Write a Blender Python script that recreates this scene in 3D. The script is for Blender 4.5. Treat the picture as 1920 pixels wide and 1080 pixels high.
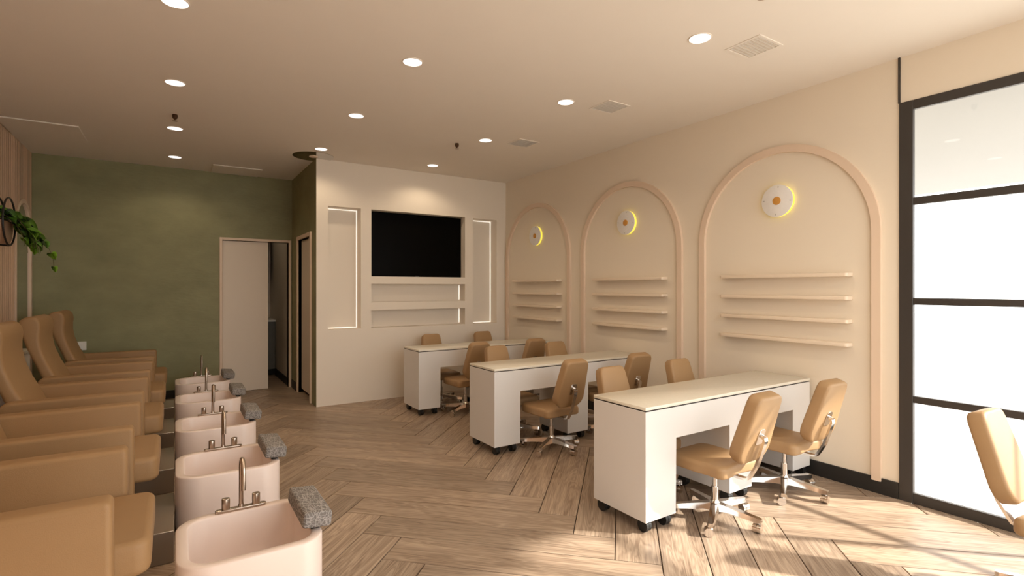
import bpy, bmesh, math, random
from mathutils import Vector, Matrix

# ------------------------------------------------------------------ camera, light, exposure
for o in list(bpy.data.objects):
    bpy.data.objects.remove(o, do_unlink=True)
SC = bpy.context.scene
COL = SC.collection
PI = math.pi
R = math.radians

cam_d = bpy.data.cameras.new('camera')
cam_d.sensor_width = 36.0
cam_d.lens = 36.0 * 970.0 / 1920.0
cam_d.clip_start = 0.05
cam = bpy.data.objects.new('camera', cam_d)
COL.objects.link(cam)
cam.location = (0, 0, 1.46)
cam.rotation_euler = (PI / 2, 0, -math.atan2(632, 970))
SC.camera = cam

world = bpy.data.worlds.new('sky')
SC.world = world
world.use_nodes = True
wbg = world.node_tree.nodes['Background']
wbg.inputs[0].default_value = (1.0, 0.985, 0.96, 1)
wbg.inputs[1].default_value = 4.4

sun_d = bpy.data.lights.new('sun', 'SUN')
sun_d.energy = 13.5
sun_d.angle = R(1.7)
sun_d.color = (1.0, 0.93, 0.83)
sun = bpy.data.objects.new('sun', sun_d)
COL.objects.link(sun)
SUN_DIR = Vector((-0.72 * math.cos(R(35.7)), 0.694 * math.cos(R(35.7)), -math.sin(R(35.7))))
sun.rotation_euler = SUN_DIR.to_track_quat('-Z', 'Y').to_euler()
sun.location = (12, -11, 12)

SC.view_settings.view_transform = 'Standard'
SC.view_settings.look = 'None'
SC.view_settings.gamma = 1.0
SC.view_settings.use_curve_mapping = False
SC.view_settings.exposure = -0.12
LIGHT_W = 16.0
LIGHT_COL = (1.0, 0.80, 0.56)

# room
XL, XR = -1.41, 4.2
YF, YB = -0.317, 8.18
YT = 6.62          # screen wall
XS = 1.45          # side wall of the passage
ZC = 3.05
CANX = 8.95         # outer edge of the canopy outside

# ------------------------------------------------------------------ materials
def srgb(r, g, b):
    f = lambda c: (c / 255 / 12.92) if c / 255 <= 0.04045 else ((c / 255 + 0.055) / 1.055) ** 2.4
    return (f(r), f(g), f(b), 1)

MATS = {}
def newmat(name):
    m = bpy.data.materials.new(name)
    m.use_nodes = True
    nt = m.node_tree
    b = nt.nodes['Principled BSDF']
    MATS[name] = m
    return m, nt, b

def plain(name, col, rough=0.5, metal=0.0, bump=0.0, bscale=200.0, var=0.0, vscale=4.0, spec=0.5, coat=0.0):
    m, nt, b = newmat(name)
    b.inputs['Base Color'].default_value = (*col[:3], 1)
    b.inputs['Roughness'].default_value = rough
    b.inputs['Metallic'].default_value = metal
    b.inputs['Specular IOR Level'].default_value = spec
    b.inputs['Coat Weight'].default_value = coat
    tc = nt.nodes.new('ShaderNodeTexCoord')
    if var:
        n = nt.nodes.new('ShaderNodeTexNoise')
        n.inputs['Scale'].default_value = vscale
        n.inputs['Detail'].default_value = 5
        nt.links.new(tc.outputs['Object'], n.inputs['Vector'])
        mx = nt.nodes.new('ShaderNodeMix'); mx.data_type = 'RGBA'
        mx.inputs[6].default_value = (*[c * (1 - var) for c in col[:3]], 1)
        mx.inputs[7].default_value = (*[min(1, c * (1 + var)) for c in col[:3]], 1)
        nt.links.new(n.outputs['Fac'], mx.inputs[0])
        nt.links.new(mx.outputs[2], b.inputs['Base Color'])
    if bump:
        n2 = nt.nodes.new('ShaderNodeTexNoise')
        n2.inputs['Scale'].default_value = bscale
        n2.inputs['Detail'].default_value = 3
        nt.links.new(tc.outputs['Object'], n2.inputs['Vector'])
        bp = nt.nodes.new('ShaderNodeBump')
        bp.inputs['Strength'].default_value = bump
        bp.inputs['Distance'].default_value = 0.004
        nt.links.new(n2.outputs['Fac'], bp.inputs['Height'])
        nt.links.new(bp.outputs[0], b.inputs['Normal'])
    return m

def emis(name, col, s):
    m, nt, b = newmat(name)
    b.inputs['Base Color'].default_value = (*col[:3], 1)
    b.inputs['Emission Color'].default_value = (*col[:3], 1)
    b.inputs['Emission Strength'].default_value = s
    return m

plain('wall_cream', (0.81, 0.71, 0.575), 0.7, var=0.02, vscale=1.5)
plain('wall_white', (0.82, 0.735, 0.63), 0.65, var=0.02, vscale=1.5)
plain('ceiling_paint', (0.84, 0.765, 0.68), 0.8, var=0.015)
plain('trim_peach', (0.77, 0.60, 0.455), 0.5)
plain('shelf_cream', (0.80, 0.665, 0.52), 0.5)
plain('door_paint', (0.74, 0.63, 0.51), 0.5)
plain('skirting_black', (0.018, 0.016, 0.014), 0.5)
plain('frame_dark', (0.040, 0.033, 0.028), 0.45)
plain('void_black', (0.006, 0.005, 0.004), 0.8)
plain('grout', (0.045, 0.028, 0.018), 0.8)
plain('desk_white', (0.73, 0.70, 0.67), 0.32, spec=0.5)
plain('desk_gap_shade', (0.02, 0.012, 0.01), 0.6)
plain('quartz', (0.78, 0.73, 0.62), 0.22, var=0.05, vscale=60)
plain('rubber_black', (0.008, 0.008, 0.008), 0.45)
plain('chrome', (0.72, 0.68, 0.64), 0.12, metal=1.0)
plain('nickel', (0.56, 0.47, 0.39), 0.30, metal=1.0)
plain('leather_tan', (0.37, 0.225, 0.108), 0.52, bump=0.15, bscale=350, var=0.04, vscale=8)
plain('leather_caramel', (0.33, 0.193, 0.086), 0.55, bump=0.18, bscale=260, var=0.06, vscale=6)
plain('leather_base', (0.24, 0.135, 0.062), 0.6)
plain('tub_pink', (0.86, 0.725, 0.66), 0.28, var=0.02)
plain('step_taupe', (0.24, 0.19, 0.15), 0.16)
plain('screen_black', (0.003, 0.0025, 0.002), 0.3, spec=0.03)
plain('logo_grey', (0.25, 0.25, 0.25), 0.4)
plain('lamp_face', (0.83, 0.80, 0.77), 0.6, bump=0.6, bscale=60, var=0.04, vscale=40)
plain('lamp_orange', (0.62, 0.29, 0.055), 0.6)
plain('lamp_mark', (0.45, 0.42, 0.38), 0.6)
plain('sprinkler_bronze', (0.075, 0.032, 0.012), 0.45, metal=0.4)
plain('mirror', (0.78, 0.77, 0.75), 0.02, metal=1.0)
plain('disc_mirror', (0.62, 0.60, 0.56), 0.06, metal=1.0)
plain('hoop_black', (0.012, 0.010, 0.009), 0.45)
plain('stem_green', (0.10, 0.10, 0.03), 0.6)
plain('plate_white', (0.80, 0.77, 0.72), 0.4)
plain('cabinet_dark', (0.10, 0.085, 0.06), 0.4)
plain('concrete', (0.50, 0.485, 0.46), 0.9, var=0.08, vscale=0.8)
plain('canopy_white', (0.40, 0.39, 0.38), 0.8)
emis('downlight_lens', (1.0, 0.94, 0.90), 2.2)
emis('led_white', (1.0, 0.96, 0.90), 1.0)
emis('lamp_glow', (1.0, 0.84, 0.10), 0.75)
emis('soil', (0.02, 0.012, 0.008), 0.0)

# leaves: two greens mixed by object
def leafmat():
    m, nt, b = newmat('leaf')
    oi = nt.nodes.new('ShaderNodeObjectInfo')
    mx = nt.nodes.new('ShaderNodeMix'); mx.data_type = 'RGBA'
    mx.inputs[6].default_value = (0.06, 0.17, 0.010, 1)
    mx.inputs[7].default_value = (0.36, 0.68, 0.05, 1)
    nt.links.new(oi.outputs['Random'], mx.inputs[0])
    nt.links.new(mx.outputs[2], b.inputs['Base Color'])
    b.inputs['Roughness'].default_value = 0.45
leafmat()

# limewashed green wall
def limewash():
    m, nt, b = newmat('limewash_green')
    tc = nt.nodes.new('ShaderNodeTexCoord')
    mp = nt.nodes.new('ShaderNodeMapping'); mp.inputs['Scale'].default_value = (1.0, 1.0, 1.7)
    nt.links.new(tc.outputs['Object'], mp.inputs[0])
    n = nt.nodes.new('ShaderNodeTexNoise'); n.inputs['Scale'].default_value = 2.2; n.inputs['Detail'].default_value = 9; n.inputs['Roughness'].default_value = 0.62
    nt.links.new(mp.outputs[0], n.inputs['Vector'])
    cr = nt.nodes.new('ShaderNodeValToRGB')
    cr.color_ramp.elements[0].position = 0.30; cr.color_ramp.elements[0].color = (0.222, 0.212, 0.108, 1)
    cr.color_ramp.elements[1].position = 0.72; cr.color_ramp.elements[1].color = (0.300, 0.286, 0.150, 1)
    nt.links.new(n.outputs['Fac'], cr.inputs[0])
    nt.links.new(cr.outputs[0], b.inputs['Base Color'])
    mp2 = nt.nodes.new('ShaderNodeMapping'); mp2.inputs['Scale'].default_value = (6, 6, 22)
    nt.links.new(tc.outputs['Object'], mp2.inputs[0])
    n2 = nt.nodes.new('ShaderNodeTexNoise'); n2.inputs['Scale'].default_value = 2.0; n2.inputs['Detail'].default_value = 6
    nt.links.new(mp2.outputs[0], n2.inputs['Vector'])
    bp = nt.nodes.new('ShaderNodeBump'); bp.inputs['Strength'].default_value = 0.22; bp.inputs['Distance'].default_value = 0.01
    nt.links.new(n2.outputs['Fac'], bp.inputs['Height']); nt.links.new(bp.outputs[0], b.inputs['Normal'])
    b.inputs['Roughness'].default_value = 0.62
limewash()

# oak plank: grain along local x, every plank its own piece of the grain and its own tone
def woodmat(name, dark, light, rough, obj_var=True, axis='X', sc=1.0):
    m, nt, b = newmat(name)
    L = nt.links
    tc = nt.nodes.new('ShaderNodeTexCoord')
    oi = nt.nodes.new('ShaderNodeObjectInfo')
    mul = nt.nodes.new('ShaderNodeMath'); mul.operation = 'MULTIPLY'; mul.inputs[1].default_value = 173.0
    L.new(oi.outputs['Random'], mul.inputs[0])
    add = nt.nodes.new('ShaderNodeVectorMath'); add.operation = 'ADD'
    L.new(tc.outputs['Object'], add.inputs[0]); L.new(mul.outputs[0], add.inputs[1])
    mp = nt.nodes.new('ShaderNodeMapping')
    mp.inputs['Scale'].default_value = (0.9 * sc, 9 * sc, 9 * sc) if axis == 'X' else (9 * sc, 9 * sc, 0.9 * sc)
    L.new(add.outputs[0], mp.inputs[0])
    n1 = nt.nodes.new('ShaderNodeTexNoise'); n1.inputs['Scale'].default_value = 1.3; n1.inputs['Detail'].default_value = 3; n1.inputs['Distortion'].default_value = 0.6
    L.new(mp.outputs[0], n1.inputs['Vector'])
    # rings: repeated bands of the broad noise
    m2 = nt.nodes.new('ShaderNodeMath'); m2.operation = 'MULTIPLY'; m2.inputs[1].default_value = 70.0
    L.new(n1.outputs['Fac'], m2.inputs[0])
    sn = nt.nodes.new('ShaderNodeMath'); sn.operation = 'SINE'; L.new(m2.outputs[0], sn.inputs[0])
    mp3 = nt.nodes.new('ShaderNodeMapping')
    mp3.inputs['Scale'].default_value = (3 * sc, 130 * sc, 130 * sc) if axis == 'X' else (130 * sc, 130 * sc, 3 * sc)
    L.new(add.outputs[0], mp3.inputs[0])
    n3 = nt.nodes.new('ShaderNodeTexNoise'); n3.inputs['Scale'].default_value = 1.0; n3.inputs['Detail'].default_value = 4
    L.new(mp3.outputs[0], n3.inputs['Vector'])
    # sum
    a1 = nt.nodes.new('ShaderNodeMath'); a1.operation = 'MULTIPLY_ADD'; a1.inputs[1].default_value = 0.13
    L.new(sn.outputs[0], a1.inputs[0]); L.new(n3.outputs['Fac'], a1.inputs[2])
    a2 = nt.nodes.new('ShaderNodeMath'); a2.operation = 'MULTIPLY_ADD'; a2.inputs[1].default_value = 0.75
    L.new(n1.outputs['Fac'], a2.inputs[0]); L.new(a1.outputs[0], a2.inputs[2])
    cr = nt.nodes.new('ShaderNodeMapRange')
    cr.inputs[1].default_value = 0.50; cr.inputs[2].default_value = 1.22
    L.new(a2.outputs[0], cr.inputs[0])
    mx = nt.nodes.new('ShaderNodeMix'); mx.data_type = 'RGBA'
    mx.inputs[6].default_value = (*dark, 1); mx.inputs[7].default_value = (*light, 1)
    L.new(cr.outputs[0], mx.inputs[0])
    out = mx.outputs[2]
    if obj_var:
        tone = nt.nodes.new('ShaderNodeMapRange')
        tone.inputs[3].default_value = 0.80; tone.inputs[4].default_value = 1.14
        L.new(oi.outputs['Random'], tone.inputs[0])
        vm = nt.nodes.new('ShaderNodeVectorMath'); vm.operation = 'SCALE'
        L.new(out, vm.inputs[0]); L.new(tone.outputs[0], vm.inputs['Scale'])
        out = vm.outputs[0]
    L.new(out, b.inputs['Base Color'])
    b.inputs['Roughness'].default_value = rough
    bp = nt.nodes.new('ShaderNodeBump'); bp.inputs['Strength'].default_value = 0.08; bp.inputs['Distance'].default_value = 0.003
    L.new(n3.outputs['Fac'], bp.inputs['Height']); L.new(bp.outputs[0], b.inputs['Normal'])
woodmat('oak_plank', (0.19, 0.124, 0.082), (0.48, 0.362, 0.262), 0.42)
woodmat('slat_wood', (0.55, 0.37, 0.25), (0.66, 0.46, 0.32), 0.55, axis='Z')
woodmat('pot_wood', (0.45, 0.27, 0.17), (0.55, 0.35, 0.23), 0.5)

def towelmat():
    m, nt, b = newmat('towel_grey')
    tc = nt.nodes.new('ShaderNodeTexCoord')
    mp = nt.nodes.new('ShaderNodeMapping'); mp.inputs['Scale'].default_value = (1.0, 0.45, 1.0)
    nt.links.new(tc.outputs['Object'], mp.inputs[0])
    v = nt.nodes.new('ShaderNodeTexVoronoi'); v.feature = 'DISTANCE_TO_EDGE'; v.inputs['Scale'].default_value = 66
    nz = nt.nodes.new('ShaderNodeTexNoise'); nz.inputs['Scale'].default_value = 18; nz.inputs['Detail'].default_value = 3
    nt.links.new(mp.outputs[0], nz.inputs['Vector'])
    am = nt.nodes.new('ShaderNodeVectorMath'); am.operation = 'MULTIPLY_ADD'
    am.inputs[1].default_value = (0.05, 0.05, 0.05)
    nt.links.new(nz.outputs['Color'], am.inputs[0]); nt.links.new(mp.outputs[0], am.inputs[2])
    nt.links.new(am.outputs[0], v.inputs['Vector'])
    cr = nt.nodes.new('ShaderNodeValToRGB')
    cr.color_ramp.elements[0].position = 0.0; cr.color_ramp.elements[0].color = (0.40, 0.37, 0.35, 1)
    cr.color_ramp.elements[1].position = 0.13; cr.color_ramp.elements[1].color = (0.18, 0.163, 0.152, 1)
    nt.links.new(v.outputs['Distance'], cr.inputs[0])
    nt.links.new(cr.outputs[0], b.inputs['Base Color'])
    bp = nt.nodes.new('ShaderNodeBump'); bp.invert = True; bp.inputs['Strength'].default_value = 0.9; bp.inputs['Distance'].default_value = 0.006
    nt.links.new(v.outputs['Distance'], bp.inputs['Height']); nt.links.new(bp.outputs[0], b.inputs['Normal'])
    b.inputs['Roughness'].default_value = 0.85
towelmat()

def glassmat(name, tint, gl):
    m, nt, b = newmat(name)
    nt.nodes.remove(b)
    out = [n for n in nt.nodes if n.type == 'OUTPUT_MATERIAL'][0]
    tr = nt.nodes.new('ShaderNodeBsdfTransparent'); tr.inputs[0].default_value = (*tint, 1)
    g = nt.nodes.new('ShaderNodeBsdfGlossy'); g.inputs['Roughness'].default_value = 0.02
    mx = nt.nodes.new('ShaderNodeMixShader'); mx.inputs[0].default_value = gl
    nt.links.new(tr.outputs[0], mx.inputs[1]); nt.links.new(g.outputs[0], mx.inputs[2])
    nt.links.new(mx.outputs[0], out.inputs[0])
glassmat('glass_clear', (0.97, 0.98, 0.98), 0.03)

# ------------------------------------------------------------------ mesh helpers
def smooth(me, ang=35):
    for p in me.polygons: p.use_smooth = True
    me.set_sharp_from_angle(angle=R(ang))

def to_obj(name, bm, mat, parent=None, sm=True, ang=35):
    me = bpy.data.meshes.new(name)
    bmesh.ops.recalc_face_normals(bm, faces=bm.faces)
    bm.to_mesh(me); bm.free()
    if sm: smooth(me, ang)
    me.materials.append(MATS[mat])
    o = bpy.data.objects.new(name, me)
    COL.objects.link(o)
    if parent is not None: o.parent = parent
    return o

def link_mesh(name, me, parent=None, loc=(0, 0, 0), rotz=0):
    o = bpy.data.objects.new(name, me)
    COL.objects.link(o)
    o.location = loc; o.rotation_euler = (0, 0, rotz)
    if parent is not None: o.parent = parent
    return o

def box(bm, x0, x1, y0, y1, z0, z1, bev=0.0, seg=2):
    c = Vector(((x0 + x1) / 2, (y0 + y1) / 2, (z0 + z1) / 2))
    r = bmesh.ops.create_cube(bm, size=1.0)
    vs = r['verts']
    for v in vs:
        v.co = Vector((v.co.x * (x1 - x0), v.co.y * (y1 - y0), v.co.z * (z1 - z0))) + c
    if bev:
        es = list({e for v in vs for e in v.link_edges})
        bmesh.ops.bevel(bm, geom=es, offset=bev, segments=seg, profile=0.5, affect='EDGES')
    return bm

def B(x0, x1, y0, y1, z0, z1, bev=0.0, seg=2):
    return box(bmesh.new(), x0, x1, y0, y1, z0, z1, bev, seg)

def tube(bm, pts, r, n=10, caps=True):
    pts = [Vector(p) for p in pts]
    rad = r if isinstance(r, (list, tuple)) else [r] * len(pts)
    up = None
    rings = []
    for i, p in enumerate(pts):
        t = (pts[min(i + 1, len(pts) - 1)] - pts[max(i - 1, 0)]).normalized()
        if up is None:
            up = Vector((0, 0, 1)) if abs(t.z) < 0.9 else Vector((1, 0, 0))
        a = (up - t * up.dot(t)).normalized()
        up = a
        bb = t.cross(a)
        rings.append([bm.verts.new(p + (a * math.cos(2 * PI * k / n) + bb * math.sin(2 * PI * k / n)) * rad[i]) for k in range(n)])
    for i in range(len(rings) - 1):
        for k in range(n):
            bm.faces.new((rings[i][k], rings[i][(k + 1) % n], rings[i + 1][(k + 1) % n], rings[i + 1][k]))
    if caps:
        bm.faces.new(rings[0][::-1]); bm.faces.new(rings[-1])
    return bm

def cyl(bm, cx, cy, z0, z1, r0, r1=None, n=20):
    r1 = r0 if r1 is None else r1
    return tube(bm, [(cx, cy, z0), (cx, cy, z1)], [r0, r1], n)

def rrect(x0, x1, y0, y1, r, seg=6):
    rr = r if isinstance(r, (list, tuple)) else [r] * 4      # order: (x1,y1),(x0,y1),(x0,y0),(x1,y0)
    pts = []
    for (cx, cy, a0, q) in ((x1 - rr[0], y1 - rr[0], 0, rr[0]), (x0 + rr[1], y1 - rr[1], 90, rr[1]),
                            (x0 + rr[2], y0 + rr[2], 180, rr[2]), (x1 - rr[3], y0 + rr[3], 270, rr[3])):
        for k in range(seg + 1):
            a = R(a0 + 90 * k / seg)
            pts.append((cx + q * math.cos(a), cy + q * math.sin(a)))
    return pts

def inset(pts, d):
    n = len(pts); out = []
    for i in range(n):
        p0, p1, p2 = Vector(pts[i - 1]), Vector(pts[i]), Vector(pts[(i + 1) % n])
        e1, e2 = (p1 - p0), (p2 - p1)
        n1 = Vector((-e1.y, e1.x)).normalized() if e1.length > 1e-7 else Vector((-e2.y, e2.x)).normalized()
        n2 = Vector((-e2.y, e2.x)).normalized() if e2.length > 1e-7 else n1
        nn = (n1 + n2)
        nn = nn / max(0.3, nn.dot(n1))
        out.append((p1.x + nn.x * d, p1.y + nn.y * d))
    return out

def loft(bm, loops, cap0=True, cap1=True):
    vl = [[bm.verts.new(p) for p in l] for l in loops]
    n = len(vl[0])
    for i in range(len(vl) - 1):
        for k in range(n):
            bm.faces.new((vl[i][k], vl[i][(k + 1) % n], vl[i + 1][(k + 1) % n], vl[i + 1][k]))
    if cap0: bm.faces.new(vl[0][::-1])
    if cap1: bm.faces.new(vl[-1])
    return bm

def pad(bm, outline, z0, z1, b, seg=4, M=None, b0=None):
    """cushion: outline (CCW) extruded from z0 to z1 with rounded rims"""
    b0 = b if b0 is None else b0
    loops = []
    for k in range(seg + 1):
        a = PI / 2 * k / seg
        loops.append((inset(outline, b0 * (1 - math.sin(a))), z0 + b0 * (1 - math.cos(a))))
    for k in range(seg + 1):
        a = PI / 2 * k / seg
        loops.append((inset(outline, b * (1 - math.cos(a))), z1 - b + b * math.sin(a)))
    L = []
    for o, z in loops:
        L.append([(M @ Vector((p[0], p[1], z))) if M else (p[0], p[1], z) for p in o])
    return loft(bm, L)

def wall_holes(bm, a0, a1, z0, z1, holes, place):
    """wall slab split on a grid so that the holes stay open; place(a0,a1,z0,z1) adds one box"""
    A = sorted({a0, a1, *[h[0] for h in holes], *[h[1] for h in holes]})
    Zs = sorted({z0, z1, *[h[2] for h in holes], *[h[3] for h in holes]})
    for i in range(len(A) - 1):
        run = None
        for j in range(len(Zs) - 1):
            ca, cz = (A[i] + A[i + 1]) / 2, (Zs[j] + Zs[j + 1]) / 2
            solid = not any(h[0] < ca < h[1] and h[2] < cz < h[3] for h in holes)
            if solid:
                run = [Zs[j], Zs[j + 1]] if run is None else [run[0], Zs[j + 1]]
            if (not solid or j == len(Zs) - 2) and run:
                place(A[i], A[i + 1], run[0], run[1]); run = None

def thing(name, label, cat, loc=(0, 0, 0), rotz=0, group=None):
    o = bpy.data.objects.new(name, None)
    o.empty_display_size = 0.1
    COL.objects.link(o)
    o.location = loc; o.rotation_euler = (0, 0, rotz)
    return tag(o, label, cat, group)

def tag(o, label, cat, group=None):
    o['label'] = label; o['category'] = cat
    if group: o['group'] = group
    return o

def struct(o, label=None):
    o['kind'] = 'structure'
    if label: o['label'] = label
    return o

def copy_tree(o, parent=None):
    c = o.copy()
    COL.objects.link(c)
    if parent is not None: c.parent = parent
    for ch in [x for x in o.children]:
        copy_tree(ch, c)
    return c

def dup(o, loc, rotz, label, first):
    c = o if first else copy_tree(o)
    c.location = loc; c.rotation_euler = (0, 0, rotz); c['label'] = label
    return c

# ------------------------------------------------------------------ floor: herringbone planks
fl = to_obj('floor', B(XL, XR, YF, 10.6, -0.12, -0.009), 'grout', sm=False)
struct(fl, 'brown oak herringbone plank floor')
W = 0.2455; L = 6 * W
GAP = 0.0028
def clip(poly, x0, x1, y0, y1):
    for ax, lim, sgn in ((0, x0, 1), (0, x1, -1), (1, y0, 1), (1, y1, -1)):
        out = []
        for i in range(len(poly)):
            p, q = poly[i - 1], poly[i]
            dp, dq = (p[ax] - lim) * sgn, (q[ax] - lim) * sgn
            if (dp >= 0) != (dq >= 0):
                t = dp / (dp - dq)
                out.append((p[0] + (q[0] - p[0]) * t, p[1] + (q[1] - p[1]) * t))
            if dq >= 0: out.append(q)
        poly = out
        if not poly: return []
    return poly
def area(p):
    return abs(sum(p[i - 1][0] * p[i][1] - p[i][0] * p[i - 1][1] for i in range(len(p)))) / 2
def plank_mesh(pts):
    bm = bmesh.new()
    o1 = inset(pts, GAP); o2 = inset(pts, GAP + 0.0015)
    loft(bm, [[(x, y, -0.0095) for x, y in o1], [(x, y, -0.0015) for x, y in o1], [(x, y, 0) for x, y in o2]])
    me = bpy.data.meshes.new('plank'); bmesh.ops.recalc_face_normals(bm, faces=bm.faces); bm.to_mesh(me); bm.free()
    me.materials.append(MATS['oak_plank'])
    return me
FULL = plank_mesh([(0, 0), (L, 0), (L, W), (0, W)])
S2 = 2 ** -0.5
def uv2xy(u, v): return ((u + v) * S2, (v - u) * S2)
RECTS = [(XL, XR, YF, YB), (0.3, XS + 0.1, YB, 10.0)]
def lay(u0, v0, du, dv):
    # plank with corner (u0,v0); long side along u (du=L) or v
    corners = [uv2xy(u0, v0), uv2xy(u0 + du, v0), uv2xy(u0 + du, v0 + dv), uv2xy(u0, v0 + dv)]
    for rc in RECTS:
        c = clip(corners, *rc)
        if len(c) < 3 or area(c) < 0.004: continue
        mx = sum(p[0] for p in c) / len(c); my = sum(p[1] for p in c) / len(c)
        if min(p[0] for p in c) > XS and min(p[1] for p in c) > YT: continue
        if du > dv: org, ang = corners[0], -PI / 4
        else: org, ang = corners[1], PI / 4
        if area(c) > L * W - 1e-5:
            link_mesh('plank', FULL, fl, (*org, 0), ang)
        else:
            M = Matrix.Rotation(-ang, 2)
            lp = [M @ Vector((p[0] - org[0], p[1] - org[1])) for p in c]
            q = []
            for p in lp:
                if not q or (p - q[-1]).length > 1e-4: q.append(p)
            if len(q) > 2 and (q[0] - q[-1]).length < 1e-4: q.pop()
            if len(q) < 3: continue
            sgn = sum(q[i - 1].x * q[i].y - q[i].x * q[i - 1].y for i in range(len(q)))
            if sgn < 0: q = q[::-1]
            if area([(p.x, p.y) for p in q]) < 0.004: continue
            link_mesh('plank', plank_mesh([(p.x, p.y) for p in q]), fl, (*org, 0), ang)
U0, V0 = -1.752, 3.077
for col in range(-4, 5):
    for k in range(-46, 46):
        cu, cv = U0 + col * L - k * W, V0 + col * L + k * W
        lay(cu, cv, L, W)
        lay(cu + L, cv, W, L)

# ------------------------------------------------------------------ ceiling and walls
struct(to_obj('ceiling', B(XL - 0.1, XR + 0.1, YF - 0.1, 10.6, ZC, ZC + 0.12), 'ceiling_paint', sm=False), 'warm white plaster ceiling')

# left wall: vertical wood slats
SD = 0.018                                   # slat depth
MY, MH, MTOP, MBOT = 7.800, 0.350, 2.43, 0.28   # arched recess: centre, half width, top, bottom
wl = struct(to_obj('wall_left', B(XL - 0.16, XL - SD, YF - 0.12, YB, 0, ZC), 'slat_wood', sm=False), 'left wall clad in vertical timber slats')
def slat_mesh(z0, z1):
    bm = B(-SD / 2, SD / 2, -0.029, 0.029, z0, z1, 0.004, 1)
    me = bpy.data.meshes.new('slat'); bmesh.ops.recalc_face_normals(bm, faces=bm.faces); bm.to_mesh(me); bm.free()
    me.materials.append(MATS['slat_wood']); return me
SLAT = slat_mesh(0, ZC)
ys = YB - 0.035
while ys > YF + 0.03:
    dyc = abs(ys - MY)
    if dyc < MH + 0.01:
        zt = MTOP - MH + math.sqrt(max(0, MH * MH - min(dyc, MH) ** 2))
        link_mesh('slat', slat_mesh(zt, ZC), wl, (XL - SD / 2, ys, 0))
        link_mesh('slat', slat_mesh(0, MBOT), wl, (XL - SD / 2, ys, 0))
    else:
        link_mesh('slat', SLAT, wl, (XL - SD / 2, ys, 0))
    ys -= 0.070

# green back wall with a door opening
bm = bmesh.new()
wall_holes(bm, XL - 0.16, XS, 0, ZC, [(0.55, 1.402, -1, 2.125)], lambda a, b, c, d: box(bm, a, b, YB, YB + 0.12, c, d))
struct(to_obj('wall_back', bm, 'limewash_green', sm=False), 'sage green limewashed back wall')
# green passage wall with a door opening
bm = bmesh.new()
D2A, D2B, D2Z = 6.925, 7.70, 2.125
wall_holes(bm, YT + 0.002, YB + 0.12, 0, ZC, [(D2A, D2B, -1, D2Z)], lambda a, b, c, d: box(bm, XS, XS + 0.12, a, b, c, d))
struct(to_obj('wall_passage', bm, 'limewash_green', sm=False), 'narrow sage green wall beside the screen wall')
# screen wall with niches
NICHE = [(1.59, 2.0, 0.94, 2.48), (2.135, 3.505, 1.612, 2.48), (2.135, 3.505, 1.275, 1.515), (2.135, 3.505, 0.94, 1.172), (3.637, 4.037, 0.94, 2.475)]
ND = 0.18
bm = bmesh.new()
wall_holes(bm, XS + 0.002, XR, 0, ZC, NICHE, lambda a, b, c, d: box(bm, a, b, YT, YT + ND, c, d))
box(bm, XS + 0.11, XR, YT + ND, YT + ND + 0.1, 0, ZC)
struct(to_obj('wall_screen', bm, 'wall_white', sm=False), 'off white wall with lit niches and a recessed screen')
# right wall
WY = 1.534
struct(to_obj('wall_right', B(XR, XR + 0.15, WY, YT + 0.3, 0, ZC), 'wall_cream', sm=False), 'cream right wall with three arches')
struct(to_obj('wall_window_header', B(XR, XR + 0.15, YF - 0.12, WY, 2.735, ZC), 'wall_cream', sm=False), 'cream panel above the window')
struct(to_obj('wall_front', B(XL - 0.1, XR, YF - 0.12, YF, 2.80, ZC), 'wall_white', sm=False), 'header above the street front glazing')
# back room walls
struct(to_obj('wall_store_right', B(XS - 0.03, XS + 0.09, YB + 0.121, 10.4, 0, ZC), 'wall_white', sm=False), 'beige side wall of the room behind the door')
struct(to_obj('wall_store_left', B(0.18, 0.30, YB + 0.12, 10.4, 0, ZC), 'wall_white', sm=False), 'hidden side wall of the room behind the door')
struct(to_obj('wall_store_back', B(0.30, XS - 0.03, 10.05, 10.2, 0, ZC), 'wall_white', sm=False), 'end wall of the room behind the door')

# skirtings
BH = 0.112
struct(to_obj('baseboard_right', B(XR - 0.014, XR, WY + 0.003, YT - 0.001, 0, BH), 'skirting_black', sm=False), 'black skirting along the cream wall')
struct(to_obj('baseboard_back', B(XL + 0.001, 0.50, YB - 0.014, YB, 0, BH), 'skirting_black', sm=False), 'black skirting along the green wall')
struct(to_obj('baseboard_passage', B(XS - 0.014, XS, D2B + 0.065, YB - 0.015, 0, BH), 'skirting_black', sm=False), 'short black skirting beside the passage door')
struct(to_obj('baseboard_store', B(XS - 0.044, XS - 0.03, YB + 0.13, 9.43, 0, BH), 'skirting_black', sm=False), 'black skirting in the room behind the door')

# arches on the right wall
ARCH_Y = [2.395, 4.108, 5.826]
NAMES = ['nearest the window', 'in the middle', 'nearest the screen wall']
def arch_bm(half, top, z0, wid, th, n=36):
    bm = bmesh.new()
    spring = top - half
    path = [(-half, z0, -1, 0)]
    for k in range(n + 1):
        a = PI - PI * k / n
        path.append((half * math.cos(a), spring + half * math.sin(a), math.cos(a), math.sin(a)))
    path.append((half, z0, 1, 0))
    loops = []
    for (y, z, ny, nz) in path:
        loops.append([(0, y, z), (-th, y, z), (-th, y - ny * wid, z - nz * wid), (0, y - ny * wid, z - nz * wid)])
    return loft(bm, loops)
for i, ay in enumerate(ARCH_Y):
    o = to_obj('trim_%d' % (i + 1), arch_bm(0.755, 2.632, BH - 0.02, 0.058, 0.028), 'trim_peach', ang=25)
    o.location = (XR, ay, 0)
    struct(o, 'peach arched moulding on the cream wall, ' + NAMES[i])

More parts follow.
